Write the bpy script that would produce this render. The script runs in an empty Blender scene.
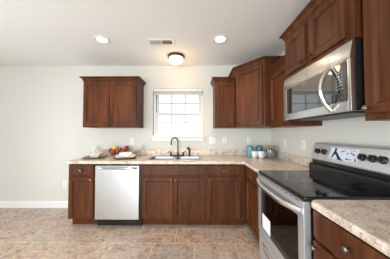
import bpy, bmesh, math, random
from mathutils import Vector, Matrix
random.seed(7)
sc = bpy.context.scene
COL = sc.collection
PI = math.pi

# ------------------------------------------------------------------ camera, world, daylight, exposure
F_PX, PITCH, YAW, EYE = 168.65, 0.0266, 0.0097, 1.288
cam_d = bpy.data.cameras.new('camera')
cam_d.sensor_width = 36.0
cam_d.lens = F_PX / 390 * 36.0
cam_d.clip_start = 0.02
cam = bpy.data.objects.new('camera', cam_d)
COL.objects.link(cam)
cam.location = (0, 0, EYE)
cam.rotation_euler = (PI / 2 + PITCH, 0, YAW)
sc.camera = cam

world = bpy.data.worlds.new('daylight_sky')
sc.world = world
world.use_nodes = True
bg = world.node_tree.nodes['Background']
bg.inputs['Color'].default_value = (0.92, 0.96, 1.0, 1)
bg.inputs['Strength'].default_value = 1.05

def area(name, loc, rot, sx, sy, power, color):
    l = bpy.data.lights.new(name, 'AREA')
    l.shape = 'RECTANGLE'; l.size = sx; l.size_y = sy
    l.energy = power; l.color = color
    o = bpy.data.objects.new(name, l)
    COL.objects.link(o)
    o.location = loc; o.rotation_euler = rot
    return o
# added area lamps for daylight, outside the unseen doors left and behind the camera
area('added_daylight_left', (-4.62, 0.5, 1.15), (0, -PI / 2, 0), 2.0, 2.7, 116, (0.89, 0.945, 1.0))
area('added_daylight_behind', (-1.2, -3.32, 1.15), (PI / 2, 0, 0), 3.3, 2.0, 212, (0.90, 0.95, 1.0))

vs = sc.view_settings
vs.view_transform = 'Standard'
vs.look = 'None'
vs.gamma = 1.0
vs.use_curve_mapping = False
vs.exposure = 0.41

# ------------------------------------------------------------------ key dimensions (metres)
YB, XR, HC = 2.963, 1.287, 2.5      # back wall, right wall, ceiling
XL, YF = -4.4, -3.1                 # left wall, wall behind the camera
FB = YB - 0.61                      # face of the back run of base cabinets
FR = XR - 0.61                      # face of the right run of base cabinets
R0, R1 = 0.996, 1.7325              # near and far end of the range
U0 = 0.9675                         # near end of the microwave
CT = 0.914                          # counter height

# ------------------------------------------------------------------ helpers
def mesh_obj(name, bm, mat, parent=None, smooth=35):
    bmesh.ops.remove_doubles(bm, verts=bm.verts, dist=1e-6)
    bmesh.ops.recalc_face_normals(bm, faces=bm.faces)
    off = Vector((0, 0, 0))
    p = parent
    while p is not None:
        off += p.location
        p = p.parent
    loc = Vector((0, 0, 0))
    if parent is None or True:
        if bm.verts:
            xs = [v.co for v in bm.verts]
            lo = Vector((min(v.x for v in xs), min(v.y for v in xs), min(v.z for v in xs)))
            hi = Vector((max(v.x for v in xs), max(v.y for v in xs), max(v.z for v in xs)))
            loc = Vector(((lo.x + hi.x) / 2, (lo.y + hi.y) / 2, lo.z))
    bmesh.ops.translate(bm, verts=bm.verts, vec=-loc)
    me = bpy.data.meshes.new(name)
    bm.to_mesh(me)
    bm.free()
    if smooth:
        for f in me.polygons:
            f.use_smooth = True
        me.set_sharp_from_angle(angle=math.radians(smooth))
    o = bpy.data.objects.new(name, me)
    if mat is not None:
        for m in (mat if isinstance(mat, (list, tuple)) else [mat]):
            me.materials.append(m)
    COL.objects.link(o)
    if smooth:
        w = o.modifiers.new('weighted_normals', 'WEIGHTED_NORMAL'); w.keep_sharp = True
    o.location = loc - off
    if parent is not None:
        o.parent = parent
    return o

def tag(o, label, cat, group=None):
    o['label'] = label
    o['category'] = cat
    if group:
        o['group'] = group
    return o

def thing(name, label, cat, loc, group=None):
    o = bpy.data.objects.new(name, None)
    o.empty_display_size = 0.05
    COL.objects.link(o)
    o.location = loc
    return tag(o, label, cat, group)

def struct(o):
    o['kind'] = 'structure'
    return o

def copy_thing(src, loc, label, rotz=None):
    c = src.copy()
    COL.objects.link(c)
    c.location = loc
    c['label'] = label
    if rotz is not None:
        c.rotation_euler = (0, 0, rotz)
    for ch in src.children:
        d = ch.copy(); COL.objects.link(d); d.parent = c
        for g in ch.children:
            e = g.copy(); COL.objects.link(e); e.parent = d
    return c

def B():
    return bmesh.new()

def box(bm, x0, x1, y0, y1, z0, z1, r=0.0, seg=2):
    t = bmesh.new()
    bmesh.ops.create_cube(t, size=1.0)
    for v in t.verts:
        v.co = Vector((x0 + (v.co.x + .5) * (x1 - x0), y0 + (v.co.y + .5) * (y1 - y0), z0 + (v.co.z + .5) * (z1 - z0)))
    if r > 0:
        bmesh.ops.bevel(t, geom=list(t.edges), offset=r, segments=seg, profile=.5, affect='EDGES', clamp_overlap=True)
    merge(bm, t)

def merge(bm, t, mtx=None):
    if mtx is not None:
        bmesh.ops.transform(t, matrix=mtx, verts=t.verts)
    vm = {}
    for v in t.verts:
        vm[v] = bm.verts.new(v.co)
    for f in t.faces:
        try:
            nf = bm.faces.new([vm[v] for v in f.verts])
            nf.material_index = f.material_index
        except ValueError:
            pass
    t.free()

def loft(bm, rings, cap0=True, cap1=True, closed=True):
    vr = [[bm.verts.new(p) for p in ring] for ring in rings]
    n = len(vr[0])
    for a, b in zip(vr[:-1], vr[1:]):
        for i in range(n if closed else n - 1):
            j = (i + 1) % n
            try:
                bm.faces.new((a[i], a[j], b[j], b[i]))
            except ValueError:
                pass
    if cap0:
        bm.faces.new(list(reversed(vr[0])))
    if cap1:
        bm.faces.new(vr[-1])

def lathe(bm, prof, c=(0, 0, 0), axis=(0, 0, 1), seg=24, cap0=True, cap1=True):
    """prof: list of (radius, height along axis)"""
    q = Vector((0, 0, 1)).rotation_difference(Vector(axis).normalized())
    c = Vector(c)
    rings = []
    for r, h in prof:
        r = max(r, 1e-4)
        rings.append([c + q @ Vector((r * math.cos(2 * PI * i / seg), r * math.sin(2 * PI * i / seg), h)) for i in range(seg)])
    loft(bm, rings, cap0, cap1)

def tube(bm, pts, rad, seg=12, flat=None):
    pts = [Vector(p) for p in pts]
    n = len(pts)
    rads = rad if isinstance(rad, (list, tuple)) else [rad] * n
    rings = []
    up = None
    for i, p in enumerate(pts):
        t = (pts[min(i + 1, n - 1)] - pts[max(i - 1, 0)]).normalized()
        if up is None:
            up = Vector((0, 0, 1)) if abs(t.z) < .9 else Vector((1, 0, 0))
        s = t.cross(up).normalized()
        up = s.cross(t).normalized()
        k = flat or 1.0
        rings.append([p + rads[i] * (math.cos(2 * PI * j / seg) * s + k * math.sin(2 * PI * j / seg) * up) for j in range(seg)])
    loft(bm, rings)

def panel(bm, O, U, N, w, h, rings):
    """rectangle stack: O is lower-left corner seen from the front, rings = (inset, depth along N)"""
    O, U, N = Vector(O), Vector(U).normalized(), Vector(N).normalized()
    Z = Vector((0, 0, 1))
    rr = []
    for ins, d in rings:
        rr.append([O + U * a + Z * b + N * d for a, b in ((ins, ins), (w - ins, ins), (w - ins, h - ins), (ins, h - ins))])
    loft(bm, rr)

DOOR = [(0, 0), (0, .015), (.004, .019), (.049, .019), (.051, .018), (.063, .006), (.066, .006)]
SLAB = [(0, 0), (0, .012), (.004, .016), (.012, .019), (.014, .019)]

def poly_offset(poly, offs):
    """poly counter-clockwise [(x,y)], offs per edge i (poly[i] -> poly[i+1]) outward"""
    n = len(poly)
    lines = []
    for i in range(n):
        a, b = Vector(poly[i]), Vector(poly[(i + 1) % n])
        d = (b - a).normalized()
        nrm = Vector((d.y, -d.x))
        lines.append((a + nrm * offs[i], d))
    out = []
    for i in range(n):
        (p, d), (q, e) = lines[i - 1], lines[i]
        den = d.x * e.y - d.y * e.x
        if abs(den) < 1e-6:
            out.append(q.copy()); continue
        t = ((q.x - p.x) * e.y - (q.y - p.y) * e.x) / den
        out.append(p + d * t)
    return out

def prism(bm, poly, z0, z1):
    loft(bm, [[Vector((p[0], p[1], z)) for p in poly] for z in (z0, z1)])

def crown(bm, poly, flags, z0, h=.062, pr=.046):
    prof = [(.003, 0), (.007, 0), (.008, .12), (.014, .18), (.02, .3), (.034, .55), (.052, .72), (.07, .8), (.075, .84), (.078, 1.0)]
    k = pr / .078
    rings = []
    for o, t in prof:
        pp = poly_offset(poly, [f * o * k for f in flags])
        rings.append([Vector((p.x, p.y, z0 + t * h)) for p in pp])
    loft(bm, rings)

def knob(parent, c, N, mat, r=.0155):
    bm = B()
    lathe(bm, [(.006, 0), (.0055, .006), (.005, .012), (.008, .015), (r * .9, .018), (r, .022), (r * .93, .026), (r * .6, .0295), (.001, .0305)], c, N, 16)
    return mesh_obj('knob', bm, mat, parent)

# ------------------------------------------------------------------ materials
def new_mat(name):
    m = bpy.data.materials.new(name)
    m.use_nodes = True
    nt = m.node_tree
    return m, nt, nt.nodes['Principled BSDF']

def basic(name, col, rough=.5, metal=0.0, **kw):
    m, nt, b = new_mat(name)
    b.inputs['Base Color'].default_value = (*col, 1)
    b.inputs['Roughness'].default_value = rough
    b.inputs['Metallic'].default_value = metal
    for k, v in kw.items():
        b.inputs[k.replace('_', ' ')].default_value = v
    # faint procedural variation of the surface
    n = nt.nodes.new('ShaderNodeTexNoise'); n.inputs['Scale'].default_value = 40
    mr = nt.nodes.new('ShaderNodeMapRange')
    mr.inputs['To Min'].default_value = rough * .96; mr.inputs['To Max'].default_value = min(rough * 1.04, 1)
    nt.links.new(n.outputs['Fac'], mr.inputs['Value'])
    nt.links.new(mr.outputs['Result'], b.inputs['Roughness'])
    return m

def emit(name, col, strength):
    m, nt, b = new_mat(name)
    b.inputs['Base Color'].default_value = (*col, 1)
    b.inputs['Emission Color'].default_value = (*col, 1)
    b.inputs['Emission Strength'].default_value = strength
    return m

def pos_map(nt, scale, loc=(0, 0, 0)):
    g = nt.nodes.new('ShaderNodeNewGeometry')
    mp = nt.nodes.new('ShaderNodeMapping')
    mp.inputs['Scale'].default_value = scale
    mp.inputs['Location'].default_value = loc
    nt.links.new(g.outputs['Position'], mp.inputs['Vector'])
    return mp.outputs['Vector']

def ramp(nt, fac, stops):
    r = nt.nodes.new('ShaderNodeValToRGB')
    e = r.color_ramp.elements
    while len(e) < len(stops):
        e.new(.5)
    for el, (p, c) in zip(e, stops):
        el.position = p; el.color = (*c, 1)
    nt.links.new(fac, r.inputs['Fac'])
    return r.outputs['Color']

def mix(nt, a, b, fac, mode='MIX'):
    m = nt.nodes.new('ShaderNodeMix'); m.data_type = 'RGBA'; m.blend_type = mode
    for s, v in ((m.inputs[6], a), (m.inputs[7], b)):
        if isinstance(v, tuple): s.default_value = (*v, 1)
        else: nt.links.new(v, s)
    if isinstance(fac, float): m.inputs[0].default_value = fac
    else: nt.links.new(fac, m.inputs[0])
    return m.outputs[2]

def noise(nt, vec, scale, detail=4, rough=.5):
    n = nt.nodes.new('ShaderNodeTexNoise')
    n.inputs['Scale'].default_value = scale; n.inputs['Detail'].default_value = detail; n.inputs['Roughness'].default_value = rough
    if vec is not None: nt.links.new(vec, n.inputs['Vector'])
    return n.outputs['Fac']

def bump(nt, b, height, strength, dist=.002):
    bp = nt.nodes.new('ShaderNodeBump')
    bp.inputs['Strength'].default_value = strength; bp.inputs['Distance'].default_value = dist
    nt.links.new(height, bp.inputs['Height'])
    nt.links.new(bp.outputs['Normal'], b.inputs['Normal'])

def wood_mat():
    m, nt, b = new_mat('stained_maple')
    v = pos_map(nt, (9, 9, .9))
    v2 = pos_map(nt, (60, 60, 2.0))
    n1 = noise(nt, v, 1.6, 4, .55)
    n2 = noise(nt, v2, 1.2, 3, .6)
    c1 = ramp(nt, n1, [(.32, (.060, .0175, .0060)), (.50, (.098, .0305, .0102)), (.70, (.142, .047, .0160))])
    c2 = ramp(nt, n2, [(.35, (.62, .58, .55)), (.6, (1, 1, 1))])
    c = mix(nt, c1, c2, .55, 'MULTIPLY')
    nt.links.new(c, b.inputs['Base Color'])
    b.inputs['Roughness'].default_value = .38
    b.inputs['Specular IOR Level'].default_value = .2
    bump(nt, b, n2, .05, .0006)
    return m

def granite_mat():
    m, nt, b = new_mat('granite_laminate')
    v = pos_map(nt, (1, 1, 1))
    n1 = noise(nt, v, 14, 5, .65)
    n2 = noise(nt, v, 80, 4, .75)
    n3 = noise(nt, v, 120, 2, .6)
    base = ramp(nt, n1, [(.34, (.55, .425, .35)), (.47, (.73, .62, .53)), (.56, (.86, .79, .72)), (.70, (.66, .61, .57))])
    sp = ramp(nt, n2, [(.36, (.20, .13, .10)), (.46, (.82, .75, .68)), (.58, (1, 1, 1)), (.70, (.66, .57, .49))])
    c = mix(nt, base, sp, .75, 'MULTIPLY')
    sp2 = ramp(nt, n3, [(.62, (0, 0, 0)), (.70, (1, 1, 1))])
    c = mix(nt, c, (.78, .73, .66), sp2)
    nt.links.new(c, b.inputs['Base Color'])
    b.inputs['Roughness'].default_value = .28
    return m

def floor_mat():
    m, nt, b = new_mat('slate_look_tile')
    TW, TH = .475, .485
    v = pos_map(nt, (1, 1, 1), (.026 + TW * 20, -2.02 + TH * 20, 0))
    br = nt.nodes.new('ShaderNodeTexBrick')
    br.offset = .5; br.offset_frequency = 2; br.squash = 1
    br.inputs['Scale'].default_value = 1
    br.inputs['Brick Width'].default_value = TW
    br.inputs['Row Height'].default_value = TH
    br.inputs['Mortar Size'].default_value = .0036
    br.inputs['Mortar Smooth'].default_value = .3
    br.inputs['Bias'].default_value = 0
    br.inputs['Color1'].default_value = (0, 0, 0, 1)
    br.inputs['Color2'].default_value = (1, 1, 1, 1)
    nt.links.new(v, br.inputs['Vector'])
    p = pos_map(nt, (1, 1, 1))
    n1 = noise(nt, p, 8, 7, .72)
    n2 = noise(nt, p, 26, 7, .74)
    n3 = noise(nt, pos_map(nt, (1, 1, 1), (7, 3, 1)), 3.0, 3, .5)
    c1 = ramp(nt, n1, [(.36, (.34, .262, .218)), (.46, (.50, .378, .305)), (.55, (.66, .505, .405)), (.66, (.55, .485, .445))])
    c2 = ramp(nt, n2, [(.34, (.52, .50, .50)), (.5, (.90, .87, .85)), (.64, (1.15, 1.10, 1.04))])
    c = mix(nt, c1, c2, .75, 'MULTIPLY')
    grey = ramp(nt, n3, [(.45, (0, 0, 0)), (.68, (.6, .6, .6))])
    c = mix(nt, c, (.47, .44, .42), grey)
    tv = ramp(nt, br.outputs['Color'], [(0, (.88, .88, .88)), (1, (1.08, 1.06, 1.04))])
    c = mix(nt, c, tv, 1.0, 'MULTIPLY')
    c = mix(nt, c, (.78, .68, .58), br.outputs['Fac'])
    nt.links.new(c, b.inputs['Base Color'])
    rr = nt.nodes.new('ShaderNodeMapRange')
    rr.inputs['To Min'].default_value = .20; rr.inputs['To Max'].default_value = .36
    nt.links.new(n2, rr.inputs['Value'])
    nt.links.new(rr.outputs['Result'], b.inputs['Roughness'])
    inv = nt.nodes.new('ShaderNodeMath'); inv.operation = 'SUBTRACT'; inv.inputs[0].default_value = 1
    nt.links.new(br.outputs['Fac'], inv.inputs[1])
    ad = nt.nodes.new('ShaderNodeMath'); ad.operation = 'MULTIPLY_ADD'; ad.inputs[1].default_value = .25
    nt.links.new(n2, ad.inputs[0]); nt.links.new(inv.outputs[0], ad.inputs[2])
    bump(nt, b, ad.outputs[0], .25, .003)
    return m

def wall_mat(name, col, bs=.05):
    m, nt, b = new_mat(name)
    v = pos_map(nt, (1, 1, 1))
    n = noise(nt, v, 160, 3, .6)
    c = ramp(nt, n, [(.3, tuple(x * .985 for x in col)), (.7, col)])
    nt.links.new(c, b.inputs['Base Color'])
    b.inputs['Roughness'].default_value = .75
    b.inputs['Specular IOR Level'].default_value = .25
    bump(nt, b, n, bs, .001)
    return m

def steel_mat(name, axis, col=(.63, .635, .645), rough=.36, metal=1.0):
    m, nt, b = new_mat(name)
    s = [260, 260, 260]; s[axis] = 25
    n = noise(nt, pos_map(nt, tuple(s)), 1, 2, .5)
    mr = nt.nodes.new('ShaderNodeMapRange')
    mr.inputs['To Min'].default_value = rough - .01; mr.inputs['To Max'].default_value = rough + .01
    nt.links.new(n, mr.inputs['Value'])
    nt.links.new(mr.outputs['Result'], b.inputs['Roughness'])
    b.inputs['Base Color'].default_value = (*col, 1)
    b.inputs['Metallic'].default_value = metal
    return m

def pane_mat(name='window_glass'):
    m, nt, b = new_mat(name)
    out = nt.nodes['Material Output']
    tr = nt.nodes.new('ShaderNodeBsdfTransparent'); tr.inputs['Color'].default_value = (.96, .98, .97, 1)
    gl = nt.nodes.new('ShaderNodeBsdfGlossy'); gl.inputs['Roughness'].default_value = .0
    fr = nt.nodes.new('ShaderNodeFresnel'); fr.inputs['IOR'].default_value = 1.45
    mx = nt.nodes.new('ShaderNodeMixShader')
    nt.links.new(fr.outputs[0], mx.inputs[0]); nt.links.new(tr.outputs[0], mx.inputs[1]); nt.links.new(gl.outputs[0], mx.inputs[2])
    nt.links.new(mx.outputs[0], out.inputs['Surface'])
    return m

def oven_glass_mat():
    m, nt, b = new_mat('dark_oven_glass')
    out = nt.nodes['Material Output']
    tr = nt.nodes.new('ShaderNodeBsdfTransparent'); tr.inputs['Color'].default_value = (.62, .58, .55, 1)
    gl = nt.nodes.new('ShaderNodeBsdfGlossy'); gl.inputs['Roughness'].default_value = .03
    fr = nt.nodes.new('ShaderNodeFresnel'); fr.inputs['IOR'].default_value = 1.5
    mx = nt.nodes.new('ShaderNodeMixShader')
    nt.links.new(fr.outputs[0], mx.inputs[0]); nt.links.new(tr.outputs[0], mx.inputs[1]); nt.links.new(gl.outputs[0], mx.inputs[2])
    nt.links.new(mx.outputs[0], out.inputs['Surface'])
    return m

WOOD = wood_mat()
GRANITE = granite_mat()
FLOOR = floor_mat()
WALL = wall_mat('greige_wall_paint', (.69, .658, .610))
CEIL = wall_mat('ceiling_paint', (.90, .89, .87), .12)
WHITE = basic('white_trim_paint', (.83, .83, .82), .4)
VINYL = basic('white_vinyl', (.76, .75, .73), .4)
PLATE = basic('white_plastic', (.84, .83, .80), .35)
SLOT = basic('dark_slot', (.03, .03, .03), .5)
STEEL_X = steel_mat('brushed_steel_dishwasher', 0)
STEEL_Y = steel_mat('brushed_steel_range', 1, (.62, .64, .68), .38, .72)
STEEL_M = steel_mat('brushed_steel_microwave', 1, (.62, .615, .60), .26)
CHROME = basic('polished_steel', (.72, .72, .71), .16, 1.0)
NICKEL = basic('satin_nickel', (.22, .19, .17), .33, 1.0)
BLACK = basic('black_enamel', (.012, .012, .013), .25)
BLACKG = basic('black_ceramic_glass', (.008, .008, .009), .06)
DARKP = basic('dark_plastic', (.02, .02, .021), .4)
BRONZE = basic('oil_rubbed_bronze', (.035, .028, .026), .33, .6)
LAMPB = basic('bronze_lamp_metal', (.10, .075, .055), .35, .8)
SINKM = basic('stainless_sink', (.46, .46, .455), .28, 1.0)
PANE = pane_mat()
OVENG = oven_glass_mat()
CANVAS = basic('white_porcelain', (.92, .915, .90), .18)
DARKKNOB = basic('dark_bronze_knob', (.06, .048, .04), .35, .8)

# ------------------------------------------------------------------ the room
bm = B(); box(bm, XL - .15, XR + .15, YF - .15, YB + .15, -.12, 0)
struct(mesh_obj('floor', bm, FLOOR, smooth=0))
bm = B(); box(bm, XL - .15, XR + .15, YF - .15, YB + .15, HC, HC + .12)
struct(mesh_obj('ceiling', bm, CEIL, smooth=0))

WX0, WX1, WZ0, WZ1 = -.772, .112, 1.252, 2.094    # kitchen window opening
bm = B()
box(bm, XL, WX0, YB, YB + .15, 0, HC); box(bm, WX1, XR, YB, YB + .15, 0, HC)
box(bm, WX0, WX1, YB, YB + .15, 0, WZ0); box(bm, WX0, WX1, YB, YB + .15, WZ1, HC)
struct(mesh_obj('wall_back', bm, WALL, smooth=0))
bm = B(); box(bm, XR, XR + .15, YF - .15, YB + .15, 0, HC)
struct(mesh_obj('wall_right', bm, WALL, smooth=0))
LY0, LY1, LZ1 = -.9, 1.9, 2.1
bm = B()
box(bm, XL - .15, XL, YF - .15, LY0, 0, HC); box(bm, XL - .15, XL, LY1, YB + .15, 0, HC); box(bm, XL - .15, XL, LY0, LY1, LZ1, HC)
struct(mesh_obj('wall_left', bm, WALL, smooth=0))
FX0, FX1 = -2.9, .5
bm = B()
box(bm, XL, FX0, YF - .15, YF, 0, HC); box(bm, FX1, XR, YF - .15, YF, 0, HC); box(bm, FX0, FX1, YF - .15, YF, LZ1, HC)
struct(mesh_obj('wall_front', bm, WALL, smooth=0))

bm = B()
prof = [(0, 0), (.016, 0), (.016, .085), (.011, .1), (.004, .112), (0, .112)]
loft(bm, [[Vector((x, YB - d, z)) for d, z in prof] for x in (XL + .016, -1.787)])
struct(mesh_obj('baseboard_back', bm, WHITE))
bm = B()
loft(bm, [[Vector((XL + d, y, z)) for d, z in prof] for y in (LY1 + .07, YB)])
struct(mesh_obj('baseboard_left', bm, WHITE))
bm = B(); box(bm, -14, 10, -14, 14, -.45, -.40)
GROUND = basic('pale_ground', (.42, .43, .36), .9)
struct(mesh_obj('ground', bm, GROUND, smooth=0))

# unseen glazed doors, added as a source for the daylight
def glazed(name, axis, a0, a1, pos, z1):
    bm = B()
    n = 2
    w = (a1 - a0) / n
    def bx(p0, p1, d0, d1, z0, zz):
        if axis == 'y': box(bm, pos + d0, pos + d1, p0, p1, z0, zz, .003)
        else: box(bm, p0, p1, pos + d0, pos + d1, z0, zz, .003)
    for i in range(n):
        s = a0 + i * w
        bx(s, s + .06, -.05, .05, 0, z1); bx(s + w - .06, s + w, -.05, .05, 0, z1)
        bx(s + .06, s + w - .06, -.05, .05, 0, .09); bx(s + .06, s + w - .06, -.05, .05, z1 - .08, z1)
    fr = struct(mesh_obj(name, bm, VINYL))
    bm = B()
    for i in range(n):
        s = a0 + i * w
        if axis == 'y': box(bm, pos - .004, pos + .004, s + .06, s + w - .06, .09, z1 - .08)
        else: box(bm, s + .06, s + w - .06, pos - .004, pos + .004, .09, z1 - .08)
    mesh_obj('door_glass', bm, PANE, fr, smooth=0)
glazed('added_door_1', 'y', LY0, LY1, XL - .075, LZ1)
glazed('added_door_2', 'x', FX0, FX1, YF - .075, LZ1)

# kitchen window
bm = B()
def ring(bm, x0, x1, y0, y1, z0, z1, t, r=.003):
    box(bm, x0, x0 + t, y0, y1, z0, z1, r); box(bm, x1 - t, x1, y0, y1, z0, z1, r)
    box(bm, x0 + t, x1 - t, y0, y1, z0, z0 + t, r); box(bm, x0 + t, x1 - t, y0, y1, z1 - t, z1, r)
ring(bm, WX0 + .002, WX1 - .002, YB + .045, YB + .12, WZ0 + .02, WZ1 - .002, .04)
win = struct(mesh_obj('window_1', bm, VINYL))
zm = 1.655
GRILLE = basic('backlit_shade_grille', (.50, .51, .54), .45)  # white bars coloured grey, backlit shade put into the colour
for (z0, z1, yy) in ((zm - .02, WZ1 - .042, YB + .085), (WZ0 + .06, zm + .02, YB + .055)):
    bm = B()
    ring(bm, WX0 + .042, WX1 - .042, yy, yy + .03, z0, z1, .034)
    sash = mesh_obj('sash', bm, VINYL, win)
    bm = B()
    box(bm, WX0 + .076, WX1 - .076, yy + .012, yy + .018, z0 + .034, z1 - .034)
    mesh_obj('window_pane', bm, PANE, sash, smooth=0)
    bm = B()
    gx0, gx1 = WX0 + .076, WX1 - .076
    for k in (1, 2):
        xx = gx0 + (gx1 - gx0) * k / 3
        box(bm, xx - .008, xx + .008, yy + .010, yy + .020, z0 + .034, z1 - .034)
    zz = (z0 + z1) / 2
    box(bm, gx0, gx1, yy + .010, yy + .020, zz - .008, zz + .008)
    mesh_obj('window_grille', bm, GRILLE, sash)
bm = B()
box(bm, WX0 - .03, WX1 + .03, YB - .035, YB + .0, WZ0 - .022, WZ0 + .003, .006)
box(bm, WX0 + .001, WX1 - .001, YB - .001, YB + .05, WZ0, WZ0 + .018, .002)
mesh_obj('window_sill', bm, VINYL, win)
bm = B(); box(bm, WX0 - .012, WX1 + .012, YB - .017, YB, WZ0 - .085, WZ0 - .022, .004)
mesh_obj('window_apron', bm, VINYL, win)

bl = thing('window_blind', 'white blind pulled up into a stack at the top of the kitchen window', 'blind', (-.33, YB + .02, 1.985))
bm = B(); box(bm, WX0 + .006, WX1 - .006, YB - .004, YB + .044, 2.045, 2.09, .004)
mesh_obj('headrail', bm, VINYL, bl)
bm = B()
for k in range(7):
    z = 2.003 + k * .006
    box(bm, WX0 + .012, WX1 - .012, YB - .002, YB + .042, z, z + .0035, .001)
mesh_obj('slat_stack', bm, VINYL, bl)
bm = B(); box(bm, WX0 + .012, WX1 - .012, YB - .001, YB + .041, 1.985, 2.001, .003)
mesh_obj('bottom_rail', bm, VINYL, bl)

# ------------------------------------------------------------------ base cabinets
NY, NX = (0, -1, 0), (-1, 0, 0)
def door_part(root, O, U, N, w, h, knob_at=None, rings=DOOR, name='door', kmat=None):
    bm = B(); panel(bm, O, U, N, w, h, rings)
    d = mesh_obj(name, bm, WOOD, root)
    if knob_at:
        O, U, N = Vector(O), Vector(U).normalized(), Vector(N).normalized()
        for a, b in ([knob_at] if isinstance(knob_at, tuple) else knob_at):
            knob(d, O + U * a + Vector((0, 0, b)) + N * .0195, N, kmat or NICKEL)
    return d
G = .0005
def base_back(label, x0, x1, fronts, toe_in=0.0, hollow=False):
    t = thing('base_cabinet', label, 'cabinet', ((x0 + x1) / 2, (FB + YB) / 2, 0))
    bm = B()
    if hollow:
        box(bm, x0, x0 + .018, FB, YB - .002, .11, .874); box(bm, x1 - .018, x1, FB, YB - .002, .11, .874)
        box(bm, x0 + .018, x1 - .018, FB, FB + .018, .11, .874); box(bm, x0 + .018, x1 - .018, YB - .012, YB - .002, .11, .874)
        box(bm, x0 + .018, x1 - .018, FB + .018, YB - .012, .11, .128)
    else:
        box(bm, x0, x1, FB, YB - .002, .11, .874, .0015, 1)
    mesh_obj('carcass', bm, WOOD, t)
    bm = B(); box(bm, x0 + toe_in, x1, FB + .075, FB + .095, 0, .11)
    mesh_obj('toe_kick', bm, WOOD, t)
    for (nm, a0, a1, z0, z1, kn, rg) in fronts:
        door_part(t, (a0, FB - G, z0), (1, 0, 0), NY, a1 - a0, z1 - z0, kn, rg, nm)
    return t
Z_D0, Z_D1, Z_R0, Z_R1 = .128, .690, .712, .856
x0, x1 = -1.787, -1.415
base_back('narrow brown base cabinet at the left end of the counter, left of the dishwasher', x0, x1, [
    ('drawer', x0 + .012, x1 - .012, Z_R0, Z_R1, (.174, .072), SLAB),
    ('door', x0 + .012, x1 - .012, Z_D0, Z_D1, (.32, .53), DOOR)], .012)
x0, x1 = -.767, .128
xm = (x0 + x1) / 2
base_back('wide brown double-door base cabinet under the sink', x0, x1, [
    ('false_front', x0 + .02, x1 - .02, Z_R0, Z_R1, None, SLAB),
    ('door', x0 + .02, xm - .002, Z_D0, Z_D1, (xm - x0 - .022 - .028, .53), DOOR),
    ('door', xm + .002, x1 - .02, Z_D0, Z_D1, (.028, .53), DOOR)], 0.0, True)
x0, x1 = .130, FR - .002
base_back('brown base cabinet right of the sink, running into the corner', x0, x1, [
    ('drawer', x0 + .02, .595, Z_R0, Z_R1, (.222, .072), SLAB),
    ('door', x0 + .02, .595, Z_D0, Z_D1, None, DOOR)])

def base_right(label, y0, y1, fronts, yfar=None):
    t = thing('base_cabinet', label, 'cabinet', ((FR + XR) / 2, (y0 + y1) / 2, 0))
    bm = B(); box(bm, FR, XR - .002, y0, y1, .11, .874, .0015, 1)
    mesh_obj('carcass', bm, WOOD, t)
    bm = B(); box(bm, FR + .075, FR + .095, y0, yfar or y1, 0, .11)
    mesh_obj('toe_kick', bm, WOOD, t)
    for (nm, a0, a1, z0, z1, kn, rg) in fronts:       # a0 far (larger y), a1 near
        door_part(t, (FR - G, a0, z0), (0, -1, 0), NX, a0 - a1, z1 - z0, kn, rg, nm)
    return t
base_right('brown base cabinet in the corner, just beyond the range', R1 + .004, YB - .002, [
    ('drawer', 2.285, R1 + .018, Z_R0, Z_R1, (.275, .068), SLAB),
    ('door', 2.285, R1 + .018, Z_D0, Z_D1, (.505, .535), DOOR)], FB + .075)
base_right('brown base cabinet nearest the camera, right beside the range', .505, R0 - .004, [
    ('drawer', R0 - .018, .517, Z_R0, Z_R1, (.235, .080), SLAB),
    ('door', R0 - .018, .517, Z_D0, Z_D1, (.03, .535), DOOR)])
base_right('brown base cabinet in the lower right corner, mostly cut off by the frame', -.25, .504, [
    ('drawer', .49, -.236, Z_R0, Z_R1, (.363, .072), SLAB),
    ('door', .49, .130, Z_D0, Z_D1, (.332, .53), DOOR),
    ('door', .126, -.236, Z_D0, Z_D1, (.03, .53), DOOR)])

# ------------------------------------------------------------------ worktops
EX = FR - .036     # front edge of the right worktop
EY = FB - .036
def edge_prof(n=6, r=.016, th=.040):
    pts = []
    for i in range(n + 1):
        a = PI / 2 * i / n
        pts.append((r - r * math.sin(a), CT - r + r * math.cos(a)))     # from top going to the front
    pts.append((0, CT - th + .006)); pts.append((.006, CT - th))
    return pts                                                          # (distance behind the front line, z)
SX0, SX1, SY0, SY1 = -.735, .085, 2.425, 2.885     # sink cut-out
ctop = thing('worktop', 'beige speckled worktop running along the back wall and round the corner to the range', 'countertop', (-.3, 2.65, CT - .04))
bm = B()
Z0 = CT - .038
ins = .016
def slab(x0, x1, y0, y1):
    box(bm, x0, x1, y0, y1, Z0, CT)
slab(-1.803, SX0, EY + ins, YB - .001); slab(SX1, EX + ins, EY + ins, YB - .001)
slab(SX0, SX1, EY + ins, SY0); slab(SX0, SX1, SY1, YB - .001)
slab(EX + ins, XR - .001, R1 + .003, YB - .001)
pf = edge_prof()
full = [(ins + .004, CT), ] + pf + [(ins + .004, CT - .040)]
loft(bm, [[Vector((x, EY + d, z)) for d, z in full] for x in (-1.803, )] +
     [[Vector((EX + d, EY + d, z)) for d, z in full]] +
     [[Vector((EX + d, R1 + .003, z)) for d, z in full]])
mesh_obj('slab', bm, GRANITE, ctop, 30)
def splash(bm, pts):
    pr = [(0, 0), (.019, 0), (.019, .088), (.015, .098), (.008, .101), (0, .101)]
    loft(bm, [[Vector((px - ox * d, py - oy * d, CT + z)) for d, z in pr] for px, py, ox, oy in pts])
bm = B()
splash(bm, [(-1.803, YB - .001, 0, 1), (XR - .001, YB - .001, 1, 1), (XR - .001, R1 + .003, 1, 0)])
mesh_obj('backsplash', bm, GRANITE, ctop)

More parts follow.
